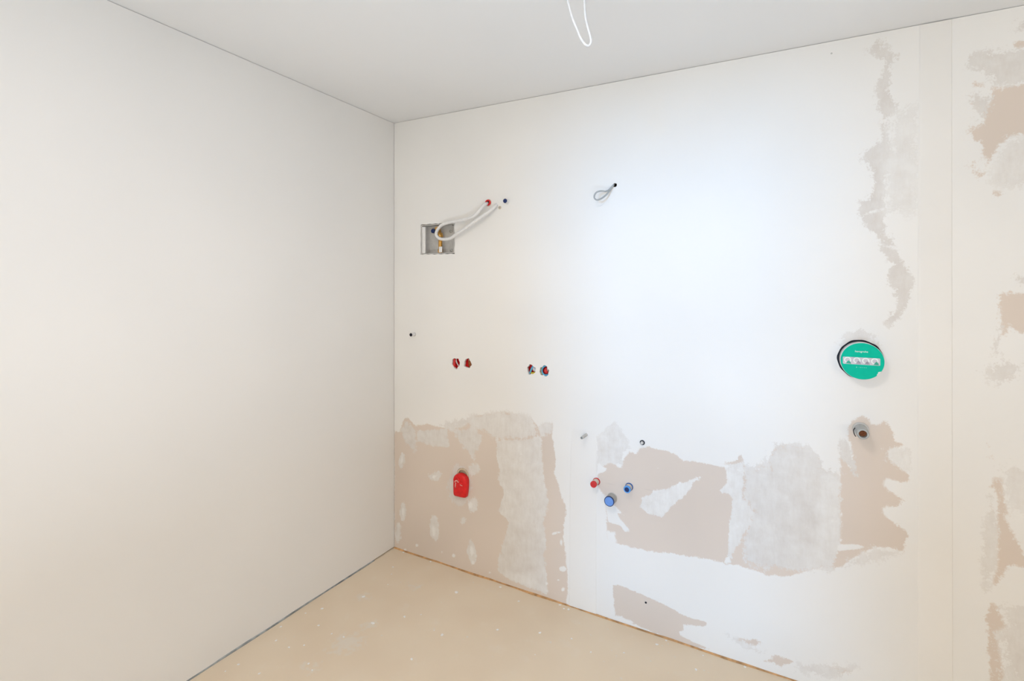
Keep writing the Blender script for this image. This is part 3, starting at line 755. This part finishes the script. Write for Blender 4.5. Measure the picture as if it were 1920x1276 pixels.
stub('water_pipe', 'short white water pipe with a navy cap, beside the white hose', (0.7667, 1.9741), 0.030, 0.0115, 'white_pl', 'navy', 0.004, 0.0112, 'white_pl', 0.015)
stub('water_pipe', 'tiny white pipe with a dark end near the wall corner', (0.1534, 1.2631), 0.034, 0.0095, 'white_pl', 'dark', 0.003, 0.0095, 'liner', 0.0115)
stub('water_pipe', 'cream pipe with a red cap above the wide blue-capped drain pipe', (1.2456, 0.6186), 0.046, 0.0145, 'cream', 'redpale', 0.012, 0.0150, 'redpale', 0.018)
stub('water_pipe', 'cream pipe with a blue cap right of the wide drain pipe', (1.4012, 0.6221), 0.036, 0.0150, 'cream', 'navy', 0.006, 0.0128, 'blue', 0.018)
o = stub('drain_pipe', 'wide grey drain pipe closed with a light blue cap', (1.3217, 0.5565), 0.048, 0.0222, 'grey_pl', 'skyblue', 0.003, 0.0205, 'liner', 0.024)
obj('seal_ring', lathe([(0.0222, 0.040), (0.0232, 0.041), (0.0232, 0.0465), (0.0215, 0.0475), (0.0205, 0.0475), (0.0205, 0.044)], 32), M['navy'], o, True)
# blue sleeve round the smaller cap
o = [c for c in bpy.data.objects if c.get('label', '').startswith('cream pipe with a blue cap')][0]
obj('sleeve', lathe([(0.0105, 0.0370), (0.0152, 0.0370), (0.0160, 0.0355), (0.0160, 0.0270), (0.0150, 0.0265)], 28), M['bluesleeve'], o, True)

stub('wall_sleeve', 'small grey sleeve sticking out of the pale joint band', (1.1947, 0.8313), 0.060, 0.0072, 'liner', 'grey_pl', 0.004, inset=True, cat='sleeve')
t = stub('wall_sleeve', 'small white plug in a black ring above the bare board patch', (1.4616, 0.8331), 0.014, 0.0068, 'white_pl', 'liner', 0.003, 0.0066, 'dark', 0.0115, cat='sleeve')

# grey outlet pipe below the green cover
x, z = (2.2748, 1.0012)
t = thing('outlet_pipe', 'grey wall outlet pipe with a rusty brown opening below the green disc', 'pipe', (x, 0, z))
obj('pipe', lathe([(0.0125, -0.04), (0.0205, -0.04), (0.0205, 0.045), (0.0195, 0.047), (0.0195, 0.070), (0.0175, 0.074), (0.0130, 0.074), (0.0125, 0.05), (0.0125, -0.04)], 36), M['grey_pl'], t, True)
obj('collar', lathe([(0.0205, 0.006), (0.0255, 0.005), (0.0262, 0.0), (0.0262, -0.012), (0.0205, -0.012)], 36), M['liner'], t, True)
obj('threaded_core', lathe([(0, 0.055), (0.004, 0.055), (0.005, 0.060), (0.0085, 0.060), (0.009, 0.056), (0.0125, 0.056)], 24), M['rust'], t, True)
obj('wire_loop', tube([(-0.021, -0.040, 0.012), (-0.026, -0.046, 0.004), (-0.0245, -0.056, -0.008), (-0.0205, -0.062, -0.014)], 0.0016, 8, 6), M['dark'], t, True)

# ------------------------------------------------------------------ broken-out socket holes
def socket_hole(pos, rx, rz, label, items):
    x, z = pos
    t = thing('socket_hole', label, 'socket box', (x, 0, z), 'broken-out socket holes in the wall')
    R = max(rx, rz) * 1.15
    obj('box_cup', lathe([(0, -0.027), (R * 0.9, -0.027), (R, -0.024), (R, -0.013), (R * 1.03, -0.0128), (R * 1.03, -0.030), (0, -0.030)], 28), M['red'], t, True)
    for name, mat, pts, r in items:
        obj(name, tube(pts, r, 10, 6), M[mat], t, 'all')
    return t
SH = [(0.4422, 1.1177), (0.5194, 1.1223), (0.9028, 1.1181), (0.9749, 1.117)]
socket_hole(SH[0], 0.026, 0.029, 'leftmost red broken-out hole, crossed by a thin grey cable', [
    ('cable', 'cable', [(-0.016, 0.022, 0.03), (-0.004, 0.010, 0.008), (0.004, 0.012, -0.008), (0.012, 0.024, -0.028)], 0.0035),
    ('clamp', 'redpale', [(-0.02, 0.014, -0.022), (-0.014, 0.006, 0.0), (-0.016, 0.012, 0.02)], 0.008)])
socket_hole(SH[1], 0.024, 0.024, 'second red broken-out hole, half filled by a brown fitting', [
    ('fitting', 'rust', [(0.006, 0.016, 0.022), (0.010, 0.010, 0.0), (0.014, 0.014, -0.024)], 0.011),
    ('cable', 'grey_pl', [(0.000, 0.012, 0.026), (0.004, 0.006, 0.010), (0.012, 0.012, -0.008)], 0.003)])
socket_hole(SH[2], 0.025, 0.025, 'broken-out hole with a blue and a yellow cable crossing red lining', [
    ('cable', 'cyan', [(0.010, 0.018, 0.028), (0.000, 0.006, 0.006), (-0.008, 0.008, -0.010), (-0.018, 0.02, -0.026)], 0.0048),
    ('connector', 'strip', [(0.008, 0.016, 0.008), (0.013, 0.008, 0.002), (0.017, 0.014, -0.004)], 0.009),
    ('cable', 'yellow', [(-0.012, 0.02, -0.018), (0.002, 0.008, -0.019), (0.018, 0.014, -0.016)], 0.0052)])
socket_hole(SH[3], 0.027, 0.027, 'rightmost broken-out hole with a light blue cable ring around orange', [
    ('cable', 'cyan', [(0.008, 0.014, 0.026), (-0.008, 0.006, 0.018), (-0.015, 0.005, 0.0), (-0.008, 0.006, -0.017), (0.010, 0.006, -0.021), (0.022, 0.012, -0.014)], 0.0040),
    ('cable', 'yellow', [(0.004, 0.020, 0.028), (-0.014, 0.011, 0.018), (-0.020, 0.010, 0.0), (-0.014, 0.010, -0.018), (0.0, 0.018, -0.026)], 0.0032),
    ('connector', 'redpale', [(0.004, 0.016, 0.008), (0.006, 0.007, 0.0), (0.008, 0.014, -0.008)], 0.010),
    ('clip', 'steel', [(0.012, 0.012, 0.014), (0.014, 0.008, 0.004), (0.013, 0.012, -0.004)], 0.0045)])

# ------------------------------------------------------------------ red drain cap low on the left
x, z = (0.4855, 0.4696)
t = thing('capped_drain', 'bright red plastic cap hanging over a drain hole low on the wall', 'drain cap', (x, 0, z))
obj('socket', lathe([(0.030, -0.045), (0.038, -0.045), (0.038, 0.001), (0.030, 0.001), (0.030, -0.045)], 32), M['beige'], t, True, (0.002, 0, 0.043))
obj('inner_disc', lathe([(0, -0.012), (0.030, -0.012)], 28), M['beige'], t, True, (0.002, 0, 0.043))
bm = bmesh.new()
def cap_outline(k):
    pts = []
    for i in range(15):
        a = math.pi * i / 14
        pts.append((0.0445 * k * math.cos(a), 0.022 + 0.036 * k * math.sin(a)))
    pts += [(-0.0455 * k, -0.010), (-0.0445 * k, -0.050 * k), (-0.0430 * k, -0.062 * k), (-0.036 * k, -0.0685 * k), (0.0, -0.0690 * k), (0.026 * k, -0.0675 * k), (0.033 * k, -0.0650 * k), (0.037 * k, -0.058 * k), (0.0410 * k, -0.036), (0.044 * k, -0.005)]
    return pts
layers = [(1.0, -0.002), (1.0, -0.018), (0.97, -0.024), (0.90, -0.0275), (0.6, -0.030), (0.3, -0.031)]
rings = [[bm.verts.new((px, y, pz)) for px, pz in cap_outline(k)] for k, y in layers]
for a, b in zip(rings, rings[1:]):
    for i in range(len(a)):
        bm.faces.new((a[i], a[(i + 1) % len(a)], b[(i + 1) % len(a)], b[i]))
bm.faces.new(rings[0]); bm.faces.new(rings[-1])
cap = obj('cap', bm, M['red'], t, True)
obj('rib', tube([(-0.038, -0.026, 0.020), (-0.030, -0.030, 0.034), (-0.014, -0.0315, 0.038), (-0.001, -0.0310, 0.028), (0.006, -0.030, 0.012), (0.022, -0.030, 0.006)], 0.0050, 10, 6), M['red'], cap, 'all')
def blob(pts, r):
    return tube(pts, r, 8, 5)
obj('plaster_smear', blob([(-0.030, -0.0300, 0.012), (-0.022, -0.0325, 0.020), (-0.012, -0.0335, 0.022), (-0.004, -0.0325, 0.014)], 0.0034), M['smear'], cap, 'all')
obj('plaster_smear', blob([(-0.022, -0.0305, 0.010), (-0.024, -0.0315, 0.000), (-0.026, -0.0305, -0.016)], 0.0028), M['smear'], cap, 'all')
obj('plaster_smear', blob([(0.006, -0.0308, 0.004), (0.013, -0.0312, 0.001), (0.020, -0.0305, 0.001)], 0.0026), M['smear'], cap, 'all')

# ------------------------------------------------------------------ round green mixer cover
gx, gz, gr, gq = (2.2746, 1.261, 0.0672, 0.05)
t = thing('mixer_box', 'round wall box with a bright green cover label, on the right', 'mixer box', (gx, 0, gz))
obj('body', lathe([(gr * 0.97, -0.06), (gr * 0.99, -0.02), (gr * 0.99, gq - 0.006), (gr, gq - 0.005), (gr, gq - 0.0015), (gr * 0.985, gq - 0.0005), (0, gq - 0.0005)], 64), M['white_pl'], t, True)
# black ring deep in the gap, standing in for the shade there
obj('gap_shade', lathe([(gr * 0.99, -0.012), (gr + 0.012, -0.012), (gr + 0.012, -0.02), (gr * 0.99, -0.02)], 64), M['dark'], t, True)
bm = bmesh.new()
ring0, ring1 = [], []
n = 96
for i in range(n):
    a = 2 * math.pi * i / n
    r = gr * 0.985
    da = abs((a - math.radians(-40) + math.pi) % (2 * math.pi) - math.pi)
    if da < 0.12: r *= 0.93 + 0.03 * math.sin(i * 2.1)
    ring0.append(bm.verts.new((r * math.cos(a), -gq + 0.0003, r * math.sin(a))))
    ring1.append(bm.verts.new((r * math.cos(a), -gq - 0.0006, r * math.sin(a))))
bm.faces.new(ring1)
for i in range(n):
    bm.faces.new((ring0[i], ring0[(i + 1) % n], ring1[(i + 1) % n], ring1[i]))
face = obj('cover_label', bm, M['green'], t)
yq = -gq - 0.0008
def flat(name, mat, x0, x1, z0, z1, r=0.002, y=yq, par=face):
    bm = bmesh.new()
    pts = []
    for cx, cz, a0 in ((x1 - r, z1 - r, 0), (x0 + r, z1 - r, 90), (x0 + r, z0 + r, 180), (x1 - r, z0 + r, 270)):
        for k in range(5):
            a = math.radians(a0 + 22.5 * k)
            pts.append((cx + r * math.cos(a), cz + r * math.sin(a)))
    f0 = [bm.verts.new((px, y, pz)) for px, pz in pts]
    f1 = [bm.verts.new((px, y + 0.0004, pz)) for px, pz in pts]
    bm.faces.new(f0)
    for i in range(len(pts)):
        bm.faces.new((f0[i], f0[(i + 1) % len(pts)], f1[(i + 1) % len(pts)], f1[i]))
    return obj(name, bm, M[mat], par)
flat('pictogram_strip', 'strip', -gr * 0.88, gr * 0.80, -gr * 0.19, gr * 0.20, 0.003)
yp = yq - 0.0004
for k, cx in enumerate((-0.66, -0.24, 0.16, 0.56)):
    bm = lathe([(0.0075, -yp - 0.0003), (0.0092, -yp), (0.0105, -yp), (0.0112, -yp - 0.0003)], 20, center=(gr * cx, 0, gr * 0.03))
    obj('pictogram', bm, M['print'], face)
    bm = bmesh.new()
    s = 0.009
    ox = gr * cx + (0.004 if k != 0 else 0.002)
    v = [bm.verts.new((ox + a * s, yp - 0.0002, -gr * 0.05 + b * s)) for a, b in ((-0.9, -0.8), (0.95, -0.9), (0.7, -0.1), (0.2, 0.5), (-0.3, 0.1))]
    bm.faces.new(v)
    obj('pictogram', bm, M['pictog' if k in (0, 3) else 'picto'], face)

def lettering(text, size, mat, x, z, width):
    cu = bpy.data.curves.new('lettering', 'FONT')
    cu.body = text
    cu.align_x = 'CENTER'; cu.align_y = 'CENTER'
    cu.size = size
    cu.extrude = 0.0002
    cu.offset = 0.0
    tmp = bpy.data.objects.new('lettering_tmp', cu)
    COL.objects.link(tmp)
    dg = bpy.context.evaluated_depsgraph_get()
    me = bpy.data.meshes.new_from_object(tmp.evaluated_get(dg))
    bpy.data.objects.remove(tmp)
    co = np.array([v.co[:] for v in me.vertices])
    k = width / (co[:, 0].max() - co[:, 0].min())
    me.transform(Matrix.Diagonal((k, k, 1, 1)))
    me.transform(Matrix.Rotation(math.radians(90), 4, 'X'))
    me.transform(Matrix.Translation((x, yq, z)))
    me.name = 'lettering'
    return obj('lettering', me, M[mat], face)
lettering('hansgrohe', 0.010, 'print', -gr * 0.03, gr * 0.52, gr * 0.58)
# the second printed line is only a row of tiny marks
for k, (cx, wd, ht) in enumerate(((-0.25, 0.05, 0.06), (-0.14, 0.015, 0.045), (-0.06, 0.05, 0.03), (0.03, 0.04, 0.035), (0.11, 0.05, 0.03), (0.19, 0.03, 0.035))):
    flat('print_mark', 'printdim', gr * (cx - wd / 2), gr * (cx + wd / 2), gr * (-0.34 - ht / 2), gr * (-0.34 + ht / 2), gr * min(wd, ht) * 0.3)

# ------------------------------------------------------------------ cables
x, z = (1.3347, 2.0038)
t = tag(obj('wall_cable', tube([(1.3222, 0.03, 2.0152), (1.3285, -0.003, 2.004), (1.3196, -0.015, 1.9888), (1.3111, -0.028, 1.9766), (1.3016, -0.038, 1.972), (1.2916, -0.046, 1.9726), (1.2787, -0.055, 1.9717), (1.2667, -0.062, 1.9658), (1.2593, -0.066, 1.9535), (1.2585, -0.066, 1.9406), (1.2675, -0.062, 1.9317), (1.2815, -0.054, 1.9348), (1.2966, -0.042, 1.9472), (1.3085, -0.03, 1.963), (1.3174, -0.018, 1.98), (1.3272, -0.004, 2.0001), (1.3222, 0.03, 2.0129)], 0.0037, 10, 8), M['greycable'], None, 'all'),
        'thin grey cable bent into a loop, sticking out of the upper wall', 'cable')
tag(obj('ceiling_cable', tube([(1.4972, -0.9287, 2.5), (1.4832, -0.9317, 2.44), (1.4852, -0.9327, 2.3559), (1.4875, -0.9315, 2.3388), (1.4933, -0.9283, 2.3125), (1.5014, -0.9239, 2.2861), (1.5094, -0.9194, 2.2651), (1.5175, -0.915, 2.2427), (1.5268, -0.9099, 2.2269), (1.536, -0.9049, 2.2203), (1.5424, -0.9014, 2.2269), (1.5435, -0.9008, 2.2387), (1.5395, -0.903, 2.2572), (1.5343, -0.9058, 2.2782), (1.5302, -0.908, 2.2993), (1.5279, -0.9093, 2.3257), (1.5268, -0.9099, 2.352), (1.5228, -0.9089, 2.44), (1.5128, -0.9059, 2.5)], 0.0034, 12, 10), M['cable'], None, 'all'),
    'white cable hanging in a narrow loop from the ceiling', 'cable')

# ------------------------------------------------------------------ screws
for (x, z), r, mt, lab in (((1.4771, 0.1177), 0.0042, 'dark', 'tiny black screw in the bare board patch near the floor'),
                       ((2.183, 2.4224), 0.0030, 'grey_pl', 'tiny grey nail in the white wall just under the ceiling')):
    bm = lathe([(0, 0.001), (r * 0.4, 0.001), (r * 0.45, 0.0022), (r, 0.002), (r, -0.001), (r * 0.4, -0.004), (r * 0.3, -0.012), (0, -0.014)], 14, center=(0, 0, 0))
    tag(obj('screw' if mt == 'dark' else 'nail', bm, M[mt], None, True, (x, 0, z)), lab, 'screw' if mt == 'dark' else 'nail')

# ------------------------------------------------------------------ plaster crumbs on the floor
CR = [(0.136, -0.161, 0.003), (0.176, -0.217, 0.0023), (0.572, -0.18, 0.0049), (0.192, -0.437, 0.0043), (0.091, -0.602, 0.0036), (0.173, -0.693, 0.0034), (0.268, -0.703, 0.0024), (0.33, -0.691, 0.0028), (0.093, -0.851, 0.0028), (0.178, -0.851, 0.0028), (0.223, -0.811, 0.0028), (0.375, -0.561, 0.0045), (0.47, -0.454, 0.0035), (0.527, -0.404, 0.002), (0.648, -0.462, 0.0019), (0.696, -0.468, 0.0038), (0.675, -0.648, 0.0036), (0.085, -1.016, 0.0031), (0.075, -1.064, 0.0022), (0.202, -1.005, 0.0026), (0.034, -0.782, 0.0029), (0.28, -0.014, 0.0037), (0.083, -0.014, 0.0038), (0.327, -0.874, 0.0026), (0.369, -0.891, 0.0022), (0.05, -0.663, 0.0025), (0.225, -0.298, 0.0022), (0.569, -0.176, 0.0041), (0.878, -0.088, 0.0029), (1.093, -0.031, 0.0028), (1.115, -0.026, 0.0039), (0.892, -0.318, 0.0031), (1.066, -0.242, 0.0036), (1.204, -0.208, 0.0026), (1.306, -0.245, 0.0025), (1.429, -0.179, 0.002), (1.539, -0.059, 0.0035), (1.711, -0.129, 0.0033), (1.883, -0.014, 0.0034), (1.065, -0.014, 0.0034), (0.741, -0.031, 0.0036), (1.569, -0.014, 0.0026), (1.724, -0.03, 0.002), (1.107, -0.374, 0.0015)]
rnd = random.Random(4)
protos = []
for k in range(4):
    bm = bmesh.new()
    bmesh.ops.create_icosphere(bm, subdivisions=2, radius=1.0)
    for v in bm.verts:
        s = 1 + rnd.uniform(-0.28, 0.28)
        v.co = Vector((v.co.x * s * 1.15, v.co.y * s * 0.9, max(v.co.z, -0.35) * s * 0.55 + 0.16))
    bmesh.ops.recalc_face_normals(bm, faces=bm.faces)
    zmin = min(v.co.z for v in bm.verts)
    for v in bm.verts: v.co.z -= zmin
    me = bpy.data.meshes.new('plaster_crumb')
    bm.to_mesh(me); bm.free()
    me.materials.append(M['plaster'])
    protos.append(me)
for i, (x, y, s) in enumerate(CR):
    o = bpy.data.objects.new('plaster_crumb', protos[i % 4])
    COL.objects.link(o)
    o.location = (x, y, zf(x, y) - 0.0005)
    o.scale = (s * 1.6, s * 1.6, s * 0.9)
    o.rotation_euler = (0, 0, rnd.uniform(0, 6.28))
    tag(o, 'small white plaster crumb lying on the beige floor', 'plaster crumb', 'plaster crumbs on the floor')
